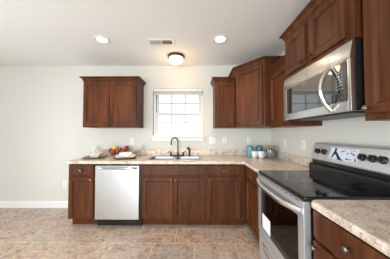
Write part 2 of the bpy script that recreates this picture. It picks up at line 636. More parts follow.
near = thing('worktop', 'beige speckled worktop in the right foreground, on the near side of the range', 'countertop', (.95, .35, CT - .04))
bm = B()
RC = .045
def corner_path(d):
    out = []
    for i in range(9):
        a = PI / 2 * i / 8
        r = RC - d
        cx, cy = EX + RC, R0 - .004 - RC
        out.append((cx - r * math.sin(a), cy + r * math.cos(a)))
    return out
# outline rings of the rounded front edge
rings = []
for d, z in full:
    pth = [Vector((XR - .001, R0 - .004 - d, z))] + [Vector((x, y, z)) for x, y in corner_path(min(d, RC - .002))] + [Vector((EX + d, -.252, z)), Vector((XR - .001, -.252, z))]
    rings.append(pth)
loft(bm, rings)
mesh_obj('slab', bm, GRANITE, near, 30)
bm = B()
splash(bm, [(XR - .001, R0 - .004, 1, 0), (XR - .001, -.252, 1, 0)])
mesh_obj('backsplash', bm, GRANITE, near)

# ------------------------------------------------------------------ dishwasher
dw = thing('dishwasher', 'stainless steel dishwasher with a long bar handle under the worktop', 'dishwasher', (-1.09, 2.65, 0))
D0, D1 = -1.412, -.770
bm = B(); box(bm, D0, D1, FB - .005, YB - .03, .10, .872, .002)
mesh_obj('body', bm, BLACK, dw)
bm = B(); box(bm, -1.394, -.789, FB - .034, FB - .004, .118, .852, .008, 3)
dd = mesh_obj('door', bm, STEEL_X, dw)
bm = B()
pts = []
for i in range(13):
    s = i / 12
    b_ = math.sin(PI * s)
    pts.append((-1.365 + .545 * s, FB - .036 - .040 * min(1, b_ * 2.2) ** .7, .822))
tube(bm, pts, .0125, 12, 1.25)
mesh_obj('handle', bm, CHROME, dd)
bm = B()
box(bm, -1.394, -.789, FB - .018, FB - .005, .853, .871, .002)
cp = mesh_obj('control_strip', bm, BLACK, dw)
for k in range(2):
    bm = B()
    xx = -1.21 + k * .31
    box(bm, xx - .008, xx + .008, FB - .021, FB - .018, .858, .869)
    mesh_obj('mounting_clip', bm, CHROME, cp)
bm = B(); box(bm, D0 + .012, D1 - .005, FB + .045, FB + .07, 0, .10, .002)
mesh_obj('toe_kick', bm, BLACK, dw)

# ------------------------------------------------------------------ upper cabinets
UB = YB - .32
UR = XR - .32
def upper(label, poly, flags, z0, z1, zc, fronts, ch=.062, pr=.046, kmat=None):
    cx = sum(p[0] for p in poly) / len(poly); cy = sum(p[1] for p in poly) / len(poly)
    t = thing('wall_cabinet', label, 'cabinet', (cx, cy, z0))
    bm = B(); prism(bm, poly, z0, z1)
    mesh_obj('carcass', bm, WOOD, t, 0)
    bm = B(); crown(bm, poly, flags, zc - ch, ch, pr)
    mesh_obj('crown_molding', bm, WOOD, t, 25)
    for (O, U, N, w, h, kn) in fronts:
        door_part(t, O, U, N, w, h, kn, kmat=kmat or DARKKNOB)
    return t
def rect(x0, x1, y0, y1):
    return [(x0, y0), (x1, y0), (x1, y1), (x0, y1)]
# left of the window
x0, x1, xm = -1.798, -.938, -1.368
upper('brown two-door wall cabinet left of the window, alone on the wall', rect(x0, x1, UB, YB - .001), (1, 1, 0, 1), 1.392, 2.14, 2.19, [
    ((x0 + .012, UB - G, 1.412), (1, 0, 0), NY, xm - x0 - .014, .705, (xm - x0 - .014 - .026, .035)),
    ((xm + .002, UB - G, 1.412), (1, 0, 0), NY, x1 - xm - .014, .705, (.026, .035))])
# right of the window
x0, x1 = .287, .598
upper('narrow brown single-door wall cabinet right of the window', rect(x0, x1, UB, YB - .001), (1, 0, 0, 1), 1.386, 2.12, 2.175, [
    ((x0 + .014, UB - G, 1.406), (1, 0, 0), NY, x1 - x0 - .022, .69, (.028, .035))])
# diagonal corner cabinet
CA, CB_ = Vector((.603, 2.572)), Vector((.897, 2.222))
poly = [(CA.x, YB - .001), (CA.x, CA.y), (CB_.x, CB_.y), (XR - .001, CB_.y), (XR - .001, YB - .001)]
U = Vector((CB_.x - CA.x, CB_.y - CA.y, 0)); L = U.length; U.normalize()
N = Vector((U.y, -U.x, 0))
if N.y > 0: N = -N
upper('tall brown corner wall cabinet with a diagonal door', poly, (1, 1, 1, 0, 0), 1.386, 2.25, 2.303, [
    (Vector((CA.x, CA.y, 1.412)) + U * .022 + N * -G, U, N, L - .044, .81, (.028, .035))], .068, .05)
# between the corner and the range
y0, y1 = R1 + .003, 2.220
upper('brown wall cabinet between the corner cabinet and the microwave', rect(UR, XR - .001, y0, y1), (0, 0, 0, 1), 1.372, 2.06, 2.118, [
    ((UR - G, y1 - .03, 1.402), (0, -1, 0), NX, y1 - y0 - .05, .625, (y1 - y0 - .05 - .028, .035))], .06, .045)
# above the microwave
OX = .917
y0, y1 = U0 + .001, R1
upper('brown two-door wall cabinet above the microwave', rect(OX, XR - .001, y0, y1), (1, 0, 1, 1), 1.848, 2.25, 2.312, [
    ((OX - G, 1.700, 1.872), (0, -1, 0), NX, .305, .345, (.275, .03)),
    ((OX - G, 1.337, 1.872), (0, -1, 0), NX, .318, .345, (.028, .03))], .068, .042)
# nearest
y0, y1 = .05, U0 - .003
upper('large brown wall cabinet at the right edge of the picture', rect(UR - .010, XR - .001, y0, y1), (1, 0, 0, 1), 1.362, 2.25, 2.312, [
    ((UR - .010 - G, y1 - .02, 1.398), (0, -1, 0), NX, .435, .825, (.020, .032)),
    ((UR - .010 - G, y1 - .46, 1.398), (0, -1, 0), NX, .435, .825, (.412, .032))], .068, .042, NICKEL)

# ------------------------------------------------------------------ range
rg = thing('range', 'stainless steel electric range with a black glass cooktop', 'stove', (.95, 1.35, 0))
RX = .622           # front of the oven door
bm = B()
box(bm, .668, XR - .03, R0 + .001, R0 + .02, .03, .893); box(bm, .668, XR - .03, R1 - .02, R1 - .001, .03, .893)
box(bm, XR - .05, XR - .03, R0 + .02, R1 - .02, .03, .893); box(bm, .668, XR - .05, R0 + .02, R1 - .02, .03, .05)
box(bm, .668, XR - .05, R0 + .02, R1 - .02, .335, .355); box(bm, .668, XR - .05, R0 + .02, R1 - .02, .855, .893)
for yy in (R0 + .06, R1 - .06):
    for xx in (.74, 1.2):
        lathe(bm, [(.018, 0), (.018, .03)], (xx, yy, 0), (0, 0, 1), 10)
mesh_obj('body', bm, BLACK, rg)
bm = B()
RACK = basic('rack_wire', (.7, .7, .7), .4, .6)
def oven_rack(z):
    bm = B()
    for xx in (.70, .83, .96, 1.09, 1.2):
        tube(bm, [(xx, R0 + .022, z), (xx, R1 - .022, z)], .0045, 6)
    for k in range(22):
        yy = R0 + .05 + k * (R1 - R0 - .1) / 21
        tube(bm, [(.70, yy, z + .004), (1.2, yy, z + .004)], .0022, 5)
    return bm
for z in (.45, .56, .66):
    mesh_obj('oven_rack', oven_rack(z), RACK, rg)
# oven door: steel frame with a hole, glass, handle
DZ0, DZ1 = .338, .891
GY0, GY1, GZ0, GZ1 = 1.062, 1.638, .412, .785
bm = B()
box(bm, RX, .664, R0 + .003, GY0, DZ0, DZ1, .004); box(bm, RX, .664, GY1, R1 - .003, DZ0, DZ1, .004)
box(bm, RX, .664, GY0 - .003, GY1 + .003, DZ0, GZ0, .004); box(bm, RX, .664, GY0 - .003, GY1 + .003, GZ1, DZ1, .004)
od = mesh_obj('oven_door', bm, STEEL_Y, rg)
bm = B(); box(bm, RX - .0015, RX + .006, GY0 - .006, GY1 + .006, GZ0 - .006, GZ1 + .006, .001)
gl = mesh_obj('door_window', bm, OVENG, od)
bm = B(); box(bm, RX - .0035, RX - .0017, 1.450, 1.615, .418, .548, .0005, 1)
pp = mesh_obj('paper_sheet', bm, basic('white_paper', (.86, .87, .90), .6), od); pp['label'] = 'white paper sheet'
bm = B()
pts, rd = [], []
for i in range(17):
    s = i / 16
    pts.append((RX - .004 - .040 * min(1, math.sin(PI * s) * 1.5) ** .8, R1 - .012 - (R1 - R0 - .024) * s, .832 - .010 * math.sin(PI * s)))
    rd.append(.014 + .004 * math.sin(PI * s))
tube(bm, pts, rd, 14, 1.15)
HAND = basic('satin_handle_steel', (.80, .81, .83), .3, 1.0)
mesh_obj('handle', bm, HAND, od)
bm = B()
for k in range(11):
    yy = R0 + .07 + k * (R1 - R0 - .14) / 10
    box(bm, RX - .0012, RX + .002, yy - .021, yy + .021, .879, .885)
vn = mesh_obj('vent_slots', bm, SLOT, od)
bm = B()
panel(bm, (.664, R1 - .003, .075), (0, -1, 0), NX, R1 - R0 - .006, .255, [(0, 0), (0, .03), (.008, .038), (.03, .040), (.03, .040)])
dr = mesh_obj('storage_drawer', bm, STEEL_Y, rg)
bm = B()
for z_, d_ in ((.268, .0), (.276, .006)):
    pass
panel(bm, (.6255, 1.62, .205), (0, -1, 0), NX, .54, .062, [(0, 0), (.002, .004), (.008, .006), (.014, -.006 + .0065), (.016, .0005)])
mesh_obj('drawer_pull', bm, CHROME, dr)
# cooktop
bm = B()
box(bm, .627, 1.205, R0 + .001, R1 - .001, .894, .921, .009, 3)
ck = mesh_obj('cooktop', bm, BLACKG, rg)
BURN = basic('burner_print', (.022, .022, .024), .12)
for (bx_, by_, r_) in ((.80, 1.17, .10), (.80, 1.54, .085), (1.04, 1.17, .075), (1.04, 1.54, .10)):
    bm = B()
    lathe(bm, [(r_, 0), (r_, .0006), (r_ - .004, .0006), (r_ - .004, 0)], (bx_, by_, .9211), (0, 0, 1), 40, False, False)
    mesh_obj('burner_ring', bm, BURN, ck)
# backguard: black riser and tilted steel control panel
bm = B()
sec = [(1.138, .900), (1.138, .985), (1.140, .996), (1.147, 1.003), (1.168, 1.007), (1.172, 1.010), (1.172, 1.05), (XR - .022, 1.05), (XR - .022, .900)]
loft(bm, [[Vector((x, y, z)) for x, z in sec] for y in (R0 + .004, R1 - .004)])
RISER = basic('black_riser_enamel', (.010, .010, .012), .10, 0, Specular_IOR_Level=.5)
rs = mesh_obj('riser', bm, RISER, rg)
bm = B()
sec = [(1.168, 1.038), (1.160, 1.048), (1.163, 1.060), (1.203, 1.184), (1.211, 1.197), (1.225, 1.203), (XR - .02, 1.203), (XR - .02, 1.038)]
loft(bm, [[Vector((x, y, z)) for x, z in sec] for y in (R0 + .001, R0 + .012, R1 - .012, R1 - .001)])
STEELP = basic('satin_steel_panel', (.70, .72, .76), .38, .7)
bgd = mesh_obj('control_panel', bm, STEELP, rg, 40)
TN = Vector((-.124, 0, .040)).normalized()     # outward normal of the tilted face
TU = Vector((.040, 0, .124)).normalized()      # up along it
def onface(y, t, d=0.0):                       # t: 0 bottom .. along the face in metres
    return Vector((1.163, y, 1.060)) + TU * t + TN * d
KN = basic('black_knob', (.012, .012, .013), .3)
for yy in (1.655, 1.573, 1.216, 1.146, 1.082):
    bm = B()
    lathe(bm, [(.026, 0), (.026, .004), (.024, .006), (.022, .02), (.018, .0225), (.001, .0225)], onface(yy, .064), TN, 24)
    t = bmesh.new()
    bmesh.ops.create_cube(t, size=1)
    q = Matrix.Translation(onface(yy, .064, .024)) @ Matrix(((0, TU.x, TN.x, 0), (1, 0, 0, 0), (0, TU.z, TN.z, 0), (0, 0, 0, 1))) @ Matrix.Diagonal((.010, .042, .014, 1))
    merge(bm, t, q)
    mesh_obj('knob', bm, KN, bgd)
# glossy display plate with dark print
bm = B()
def fquad(bm, y0, y1, t0, t1, d0, d1):
    loft(bm, [[onface(y0, t0, d), onface(y1, t0, d), onface(y1, t1, d), onface(y0, t1, d)] for d in (d0, d1)])
fquad(bm, 1.510, 1.252, .016, .115, .0002, .0022)
DISP = basic('pale_display_film', (.74, .78, .88), .3)
dp = mesh_obj('display', bm, DISP, bgd)
bm = B()
INK = basic('dark_blue_print', (.012, .015, .05), .3)
def fpoly(bm, pts):
    loft(bm, [[onface(y - .048, t, d) for y, t in pts] for d in (.0023, .0029)])
fpoly(bm, [(1.518, .108), (1.498, .112), (1.490, .098), (1.500, .088), (1.514, .092)])
fpoly(bm, [(1.532, .020), (1.520, .026), (1.500, .066), (1.496, .092), (1.512, .094), (1.522, .066)])
fpoly(bm, [(1.508, .090), (1.494, .084), (1.436, .028), (1.408, .016), (1.424, .014), (1.470, .018), (1.472, .032), (1.506, .066)])
fpoly(bm, [(1.455, .084), (1.420, .100), (1.412, .096), (1.448, .080)])
fpoly(bm, [(1.398, .078), (1.388, .082), (1.380, .076), (1.390, .070)])
fpoly(bm, [(1.392, .026), (1.372, .026), (1.372, .038), (1.392, .038)])
fpoly(bm, [(1.366, .028), (1.344, .028), (1.344, .034), (1.366, .034)])
fpoly(bm, [(1.366, .084), (1.330, .066), (1.322, .066), (1.328, .074), (1.362, .090)])
fpoly(bm, [(1.318, .020), (1.304, .020), (1.310, .046), (1.316, .046)])
fpoly(bm, [(1.372, .100), (1.322, .100), (1.322, .103), (1.372, .103)])
mesh_obj('display_print', bm, INK, dp, 0)

# ------------------------------------------------------------------ microwave
mw = thing('microwave', 'stainless steel over-the-range microwave with a bowed handle', 'microwave', (1.08, 1.35, 1.42))
MX = .887
M0, M1 = U0 + .004, R1 - .006
bm = B(); box(bm, MX + .032, XR - .004, M0, M1, 1.424, 1.844, .004)
mesh_obj('body', bm, BLACK, mw)
bm = B(); box(bm, MX + .06, XR - .06, M0 + .06, M1 - .06, 1.416, 1.425, .003)
mesh_obj('underside_filter', bm, DARKP, mw)
bm = B()
sec = [(MX + .031, 1.735), (MX, 1.735), (MX, 1.75), (MX + .014, 1.832), (MX + .022, 1.842), (MX + .031, 1.842)]
loft(bm, [[Vector((x, y, z)) for x, z in sec] for y in (M0, M1)])
tb = mesh_obj('vent_panel', bm, STEEL_M, mw)
SEAM = basic('seam_grey', (.25, .25, .25), .4, .8)
for k in range(3):
    yy = 1.14 + k * .22
    bm = B()
    loft(bm, [[Vector((MX - .0006 + (z - 1.75) * .1707, y_, z)) for y_, z in ((yy - .0012, 1.752), (yy + .0012, 1.752), (yy + .0012, 1.828), (yy - .0012, 1.828))],
              [Vector((MX + .003 + (z - 1.75) * .1707, y_, z)) for y_, z in ((yy - .0012, 1.752), (yy + .0012, 1.752), (yy + .0012, 1.828), (yy - .0012, 1.828))]])
    mesh_obj('panel_seam', bm, SEAM, tb)
bm = B()
PY0, PY1, PZ0, PZ1 = .996, 1.655, 1.484, 1.722
box(bm, MX, MX + .031, M0, PY0, 1.424, 1.733, .004); box(bm, MX, MX + .031, PY1, M1, 1.424, 1.733, .004)
box(bm, MX, MX + .031, PY0 - .002, PY1 + .002, 1.424, PZ0, .004); box(bm, MX, MX + .031, PY0 - .002, PY1 + .002, PZ1, 1.733, .004)
md = mesh_obj('door', bm, STEEL_M, mw)
MGL = basic('black_mirror_glass', (.012, .011, .011), .04, 0.0, IOR=2.35)
bm = B(); box(bm, MX - .001, MX + .02, 1.100, PY1 - .042, PZ0 + .001, PZ1 - .001, .002)
mesh_obj('door_window', bm, MGL, md)
bm = B(); box(bm, MX - .0005, MX + .02, PY1 - .041, PY1 - .001, PZ0 + .001, PZ1 - .001, .001)
mesh_obj('window_bezel', bm, DARKP, md)
bm = B(); box(bm, MX - .001, MX + .02, PY0 + .001, 1.098, PZ0 + .001, PZ1 - .001, .002)
cpn = mesh_obj('control_panel', bm, MGL, md)
BTN = basic('pale_button_print', (.34, .33, .30), .4)
for r_ in range(6):
    for c_ in range(3):
        bm = B()
        yy = 1.068 - c_ * .020; zz = 1.665 - r_ * .020
        box(bm, MX - .0022, MX - .0011, yy - .0042, yy + .0042, zz - .003, zz + .003)
        mesh_obj('button', bm, BTN, cpn, 0)
bm = B(); lathe(bm, [(.022, 0), (.022, .004), (.018, .006), (.013, .006), (.012, .003), (.001, .003)], (MX - .001, 1.048, 1.514), (-1, 0, 0), 24)
mesh_obj('dial', bm, basic('dark_dial', (.10, .10, .10), .25, .9), cpn)
bm = B()
pts, rd = [], []
for i in range(21):
    s = i / 20
    pts.append((MX - .002 - .064 * math.sin(PI * s) ** .8, 1.115, 1.728 - .288 * s))
    rd.append(.0115)
tube(bm, pts, rd, 14, 1.3)
mesh_obj('handle', bm, CHROME, md)
bm = B()
box(bm, MX - .0016, MX - .0009, 1.375, 1.425, 1.700, 1.706)
mesh_obj('logo', bm, BTN, md)

# ------------------------------------------------------------------ sink and tap
sk = thing('sink', 'stainless steel double-bowl sink set into the worktop under the window', 'sink', (-.325, 2.655, .72))
bm = B()
def rr(x0, x1, y0, y1, r, z, n=5):
    out = []
    for cx, cy, a0 in ((x1 - r, y0 + r, -PI / 2), (x1 - r, y1 - r, 0), (x0 + r, y1 - r, PI / 2), (x0 + r, y0 + r, PI)):
        for i in range(n + 1):
            a = a0 + PI / 2 * i / n
            out.append(Vector((cx + r * math.cos(a), cy + r * math.sin(a), z)))
    return out
rx0, rx1, ry0, ry1 = SX0 - .015, SX1 + .015, SY0 - .017, SY1 + .012
bx = [(-.712, -.338), (-.312, .062)]
by0, by1 = 2.445, 2.775
# rim as loft outside plus a deck with two bowls
def bowl(bm, x0, x1):
    rings = [rr(x0, x1, by0, by1, .05, CT + .004), rr(x0 + .004, x1 - .004, by0 + .004, by1 - .004, .05, CT - .004),
             rr(x0 + .012, x1 - .012, by0 + .012, by1 - .012, .05, CT - .15), rr(x0 + .04, x1 - .04, by0 + .04, by1 - .04, .05, CT - .178),
             rr(x0 + .14, x1 - .14, by0 + .13, by1 - .13, .025, CT - .182)]
    loft(bm, rings, False, True)
for x0, x1 in bx:
    bowl(bm, x0, x1)
# deck: strips with rounded outer lip
def strip(x0, x1, y0, y1):
    v = [bm.verts.new(p) for p in ((x0, y0, CT + .004), (x1, y0, CT + .004), (x1, y1, CT + .004), (x0, y1, CT + .004))]
    bm.faces.new(v)
def frame_fill(x0, x1, y0, y1, hx0, hx1, hy0, hy1, r):
    inner = rr(hx0, hx1, hy0, hy1, r, CT + .004)
    # outer points matched along the same directions
    outer = []
    for p in inner:
        # project to outer rectangle proportionally
        fx = (p.x - hx0) / (hx1 - hx0); fy = (p.y - hy0) / (hy1 - hy0)
        dx, dy = (fx - .5) * 2, (fy - .5) * 2
        m_ = max(abs(dx), abs(dy))
        dx, dy = dx / m_, dy / m_
        outer.append(Vector(((x0 + x1) / 2 + dx * (x1 - x0) / 2, (y0 + y1) / 2 + dy * (y1 - y0) / 2, CT + .004)))
    loft(bm, [outer, inner], False, False)
xm = -.325
frame_fill(rx0 + .012, xm, ry0 + .012, by1 + .02, bx[0][0], bx[0][1], by0, by1, .05)
frame_fill(xm, rx1 - .012, ry0 + .012, by1 + .02, bx[1][0], bx[1][1], by0, by1, .05)
strip(rx0 + .012, rx1 - .012, by1 + .02, ry1 - .012)
# outer lip
def lip(o, z):
    return rr(rx0 + o, rx1 - o, ry0 + o, ry1 - o, max(.002, .014 - o), z, 3)
loft(bm, [lip(.012, CT + .004), lip(.004, CT + .005), lip(0, CT + .002), lip(0, CT + .0005)], False, False)
mesh_obj('basin', bm, SINKM, sk, 40)
for x0, x1 in bx:
    bm = B(); lathe(bm, [(.045, 0), (.045, .003), (.036, .004), (.03, .001), (.001, .001)], ((x0 + x1) / 2, (by0 + by1) / 2, CT - .1815), (0, 0, 1), 20)
    mesh_obj('drain', bm, CHROME, sk)

fa = thing('faucet', 'dark bronze gooseneck faucet with two lever handles at the back of the sink', 'faucet', (-.325, 2.835, CT + .005))
fx, fy, fz = -.315, 2.835, CT + .0055
bm = B()
ell = lambda a, b_, z: [Vector((fx - .015 + a * (1 if math.cos(t) > 0 else -1) * abs(math.cos(t)) ** .6, fy + b_ * math.sin(t), z)) for t in [2 * PI * i / 32 for i in range(32)]]
loft(bm, [ell(.122, .028, fz), ell(.122, .028, fz + .010), ell(.116, .023, fz + .016)])
mesh_obj('base_plate', bm, BRONZE, fa)
bm = B()
lathe(bm, [(.021, 0), (.019, .012), (.0145, .03), (.0125, .05)], (fx, fy, fz + .014), (0, 0, 1), 18)
pts = [(fx, fy, fz + .05 + .19 * i / 5) for i in range(6)]
R = .056
dxy = Vector((-.93, -.36, 0)).normalized()
for i in range(1, 15):
    a = PI * i / 14 * 1.04
    o = dxy * (R - R * math.cos(a))
    pts.append((fx + o.x, fy + o.y, fz + .24 + 1.15 * R * math.sin(a)))
e = Vector(pts[-1])
pts.append(e + Vector((-.002, -.001, -.035)))
tube(bm, pts, .0105, 14)
lathe(bm, [(.0135, 0), (.0135, .02), (.011, .024)], e + Vector((-.002, -.001, -.046)), (0, 0, 1), 14)
mesh_obj('spout', bm, BRONZE, fa)
for sgn in (-1, 1):
    hx = fx - .015 + sgn * .102
    bm = B()
    lathe(bm, [(.019, 0), (.018, .012), (.013, .03), (.012, .045), (.009, .052), (.001, .054)], (hx, fy, fz + .014), (0, 0, 1), 16)
    tube(bm, [(hx, fy, fz + .058), (hx + sgn * .018, fy - .012, fz + .066), (hx + sgn * .045, fy - .03, fz + .080)], [.008, .0075, .005], 10)
    mesh_obj('lever_handle', bm, BRONZE, fa)
sp = thing('sink_sprayer', 'dark bronze side sprayer standing right of the faucet', 'sprayer', (-.125, 2.835, CT + .005))
sx = -.120
bm = B()
lathe(bm, [(.022, 0), (.022, .006), (.016, .012), (.014, .03), (.016, .036)], (sx, fy, fz), (0, 0, 1), 16)
mesh_obj('base', bm, BRONZE, sp)
bm = B()
tube(bm, [(sx, fy, fz + .034), (sx, fy, fz + .08), (sx - .002, fy - .004, fz + .11), (sx - .014, fy - .014, fz + .130), (sx - .036, fy - .030, fz + .136)], [.014, .016, .018, .019, .015], 12)
mesh_obj('spray_head', bm, BRONZE, sp)

# ------------------------------------------------------------------ outlets and switches on the walls
def wall_plate(label, c, N, gangs, kinds, cat, name):
    """c: centre on the wall"""
    N = Vector(N); U = Vector((0, 0, 1)).cross(N)
    w, h = .072 + .046 * (gangs - 1), .116
    c = Vector(c)
    t = thing(name, label, cat, c - Vector((0, 0, h / 2)))
    bm = B(); panel(bm, c - U * w / 2 - Vector((0, 0, h / 2)) + N * .0005, U, N, w, h, [(0, 0), (0, .003), (.003, .0055), (.006, .006)])
    cv = mesh_obj('cover_plate', bm, PLATE, t)
    for g in range(gangs):
        gc = c + U * (g - (gangs - 1) / 2) * .046
        if kinds == 'switch':
            bm = B(); panel(bm, gc - U * .016 - Vector((0, 0, .033)) + N * .0062, U, N, .032, .066, [(0, 0), (.001, .003), (.003, .004)])
            mesh_obj('rocker_switch', bm, VINYL, t)
        else:
            for s in (-1, 1):
                fc = gc + Vector((0, 0, s * .020))
                bm = B(); lathe(bm, [(.0165, 0), (.0165, .0015), (.015, .002)], fc + N * .0062, N, 20)
                r_ = mesh_obj('receptacle', bm, VINYL, t)
                bm = B()
                for dx in (-.006, .006):
                    p = fc + U * dx + N * .0083
                    panel(bm, p - U * .001 - Vector((0, 0, .004)), U, N, .002, .008, [(0, 0), (0, .0004)])
                mesh_obj('slot', bm, SLOT, r_, 0)
    return t
YW, XW = YB, XR
wall_plate('white double switch plate on the wall right beside the window', (.280, YW, 1.178), NY, 2, 'switch', 'switch', 'light_switch')
wall_plate('white outlet plate under the narrow wall cabinet right of the window', (.492, YW, 1.178), NY, 1, 'outlet', 'outlet', 'wall_outlet')
wall_plate('white outlet plate on the back wall right above the teal canisters', (.915, YW, 1.18), NY, 1, 'outlet', 'outlet', 'wall_outlet')
wall_plate('white outlet plate on the back wall behind the apples', (-1.138, YW, 1.155), NY, 1, 'outlet', 'outlet', 'wall_outlet')
wall_plate('white outlet plate low on the wall left of the cabinets, above the baseboard', (-2.31, YW, .41), NY, 1, 'outlet', 'outlet', 'wall_outlet')
wall_plate('white outlet plate on the right wall, farther one from the range', (XW, 2.47, 1.155), NX, 1, 'outlet', 'outlet', 'wall_outlet')
wall_plate('white outlet plate on the right wall, nearer one beside the range', (XW, 2.05, 1.160), NX, 1, 'outlet', 'outlet', 'wall_outlet')

# ------------------------------------------------------------------ ceiling
LENS = emit('lit_lamp_lens', (1.0, .86, .68), 14)
def can(label, x, y):
    t = thing('recessed_light', label, 'ceiling light', (x, y, HC))
    bm = B()
    lathe(bm, [(.096, 0), (.094, -.006), (.078, -.008), (.061, -.003), (.060, 0)], (x, y, HC - .0005), (0, 0, 1), 32, False, False)
    mesh_obj('trim_ring', bm, WHITE, t)
    bm = B(); lathe(bm, [(.060, -.001), (.046, -.006), (.001, -.009)], (x, y, HC - .001), (0, 0, 1), 28, True, True)
    mesh_obj('lamp_lens', bm, LENS, t)
    l = bpy.data.lights.new('recessed_lamp', 'SPOT'); l.energy = 22; l.color = (1, .74, .46); l.spot_size = math.radians(120); l.spot_blend = .6; l.shadow_soft_size = .06
    o = bpy.data.objects.new('recessed_lamp', l); COL.objects.link(o); o.parent = t; o.location = (0, 0, -.03)
    return t
can('lit recessed ceiling light above the dishwasher, left of the air vent', -1.218, 2.128)
can('lit recessed ceiling light above the narrow right wall cabinet', .302, 2.128)

vt = thing('ceiling_vent', 'white louvred air vent in the ceiling', 'vent', (-.46, 2.187, HC))
bm = B()
def vframe(x0, x1, y0, y1, t):
    box(bm, x0, x1, y0, y0 + t, HC - .008, HC - .0005, .002); box(bm, x0, x1, y1 - t, y1, HC - .008, HC - .0005, .002)
    box(bm, x0, x0 + t, y0 + t, y1 - t, HC - .008, HC - .0005, .002); box(bm, x1 - t, x1, y0 + t, y1 - t, HC - .008, HC - .0005, .002)
vframe(-.640, -.292, 2.110, 2.262, .03)
box(bm, -.470, -.455, 2.14, 2.232, HC - .008, HC - .0005, .001)
mesh_obj('frame', bm, WHITE, vt)
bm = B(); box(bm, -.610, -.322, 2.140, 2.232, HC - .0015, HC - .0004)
mesh_obj('duct_shade_sheet', bm, basic('vent_shadow', (.12, .12, .12), .8), vt, 0)  # dark sheet stands in for the shade inside the duct
for (a0, a1, dx) in ((-.607, -.472, -.006), (-.453, -.324, .0035)):
    for k in range(9):
        xx = a0 + .007 + k * (a1 - a0 - .014) / 8
        bm = B()
        loft(bm, [[Vector((xx, y, HC - .0016)), Vector((xx + dx, y, HC - .0085)), Vector((xx + dx + .0012, y, HC - .0085)), Vector((xx + .0012, y, HC - .0016))] for y in (2.141, 2.231)])
        mesh_obj('louvre', bm, WHITE, vt, 0)

dm = thing('ceiling_light', 'round flush ceiling lamp with a white glass dome and dark rim', 'ceiling light', (-.318, 2.59, HC))
dx_, dy_ = -.318, 2.59
bm = B(); lathe(bm, [(.128, 0), (.131, -.012), (.128, -.03), (.118, -.036), (.112, -.036), (.112, -.01), (.10, -.002)], (dx_, dy_, HC - .001), (0, 0, 1), 36, True, True)
mesh_obj('rim', bm, LAMPB, dm)
bm = B(); lathe(bm, [(.112, -.030), (.110, -.050), (.10, -.078), (.08, -.104), (.05, -.122), (.02, -.130), (.001, -.131)], (dx_, dy_, HC - .001), (0, 0, 1), 36, False, True)
mesh_obj('glass_dome', bm, emit('lit_glass_dome', (1.0, .90, .76), 1.15), dm)
bm = B(); lathe(bm, [(.001, 0), (.008, -.004), (.010, -.01), (.006, -.016), (.001, -.02)], (dx_, dy_, HC - .130), (0, 0, 1), 14)
mesh_obj('finial', bm, LAMPB, dm)
l = bpy.data.lights.new('dome_lamp', 'POINT'); l.energy = 2.2; l.color = (1, .64, .34); l.shadow_soft_size = .09
o = bpy.data.objects.new('dome_lamp', l); COL.objects.link(o); o.parent = dm; o.location = (0, 0, -.20)

# ------------------------------------------------------------------ things on the worktop
TEAL = basic('teal_glaze', (.13, .33, .40), .22)
TEAL2 = basic('dark_teal_glaze', (.07, .22, .23), .22)
def canister(label, x, y, mat, h, r=.054):
    t = thing('canister', label, 'canister', (x, y, CT))
    bm = B()
    lathe(bm, [(r * .93, 0), (r * .98, .006), (r, .02), (r, h * .42), (r * .97, h * .435), (r, h * .45), (r, h * .80), (r * .97, h * .82), (r * .9, h * .825)], (x, y, CT + .0005), (0, 0, 1), 32)
    mesh_obj('jar', bm, mat, t)
    bm = B()
    lathe(bm, [(r * .98, 0), (r, .004), (r * .99, h * .09), (r * .85, h * .13), (r * .4, h * .15), (.011, h * .155), (.011, h * .17), (.015, h * .19), (.012, h * .215), (.001, h * .22)], (x, y, CT + .0008 + h * .826), (0, 0, 1), 32)
    mesh_obj('lid', bm, mat, t)
    return t
canister('light teal lidded canister, leftmost of the counter set', .888, 2.815, TEAL, .178, .056)
canister('dark teal lidded canister standing behind the white mugs', 1.042, 2.83, TEAL2, .180, .056)
def mug(x, y, rz):
    t = bpy.data.objects.new('mug', None); t.empty_display_size = .03
    COL.objects.link(t); t.location = (x, y, CT)
    bm = B()
    lathe(bm, [(.031, 0), (.036, .004), (.043, .03), (.046, .06), (.046, .100), (.0445, .102), (.043, .100), (.043, .06), (.040, .03), (.032, .008), (.001, .007)], (x, y, CT + .0005), (0, 0, 1), 32)
    mesh_obj('cup', bm, CANVAS, t)
    bm = B()
    pts = []
    for i in range(13):
        a = -PI * .5 + PI * i / 12
        pts.append((x + .040 + .032 * math.cos(a), y, CT + .054 + .030 * math.sin(a)))
    tube(bm, pts, .0058, 10)
    mesh_obj('handle', bm, CANVAS, t)
    t.rotation_euler = (0, 0, rz)
    return t
m1 = tag(mug(.918, 2.692, 0), 'white mug in front of the canisters, its handle hidden behind the other mug', 'mug', 'white mugs')
m1.rotation_euler = (0, 0, .9)
m2 = copy_thing(m1, (1.008, 2.660, CT), 'white mug beside the glass jar, handle turned to the right', -.15)

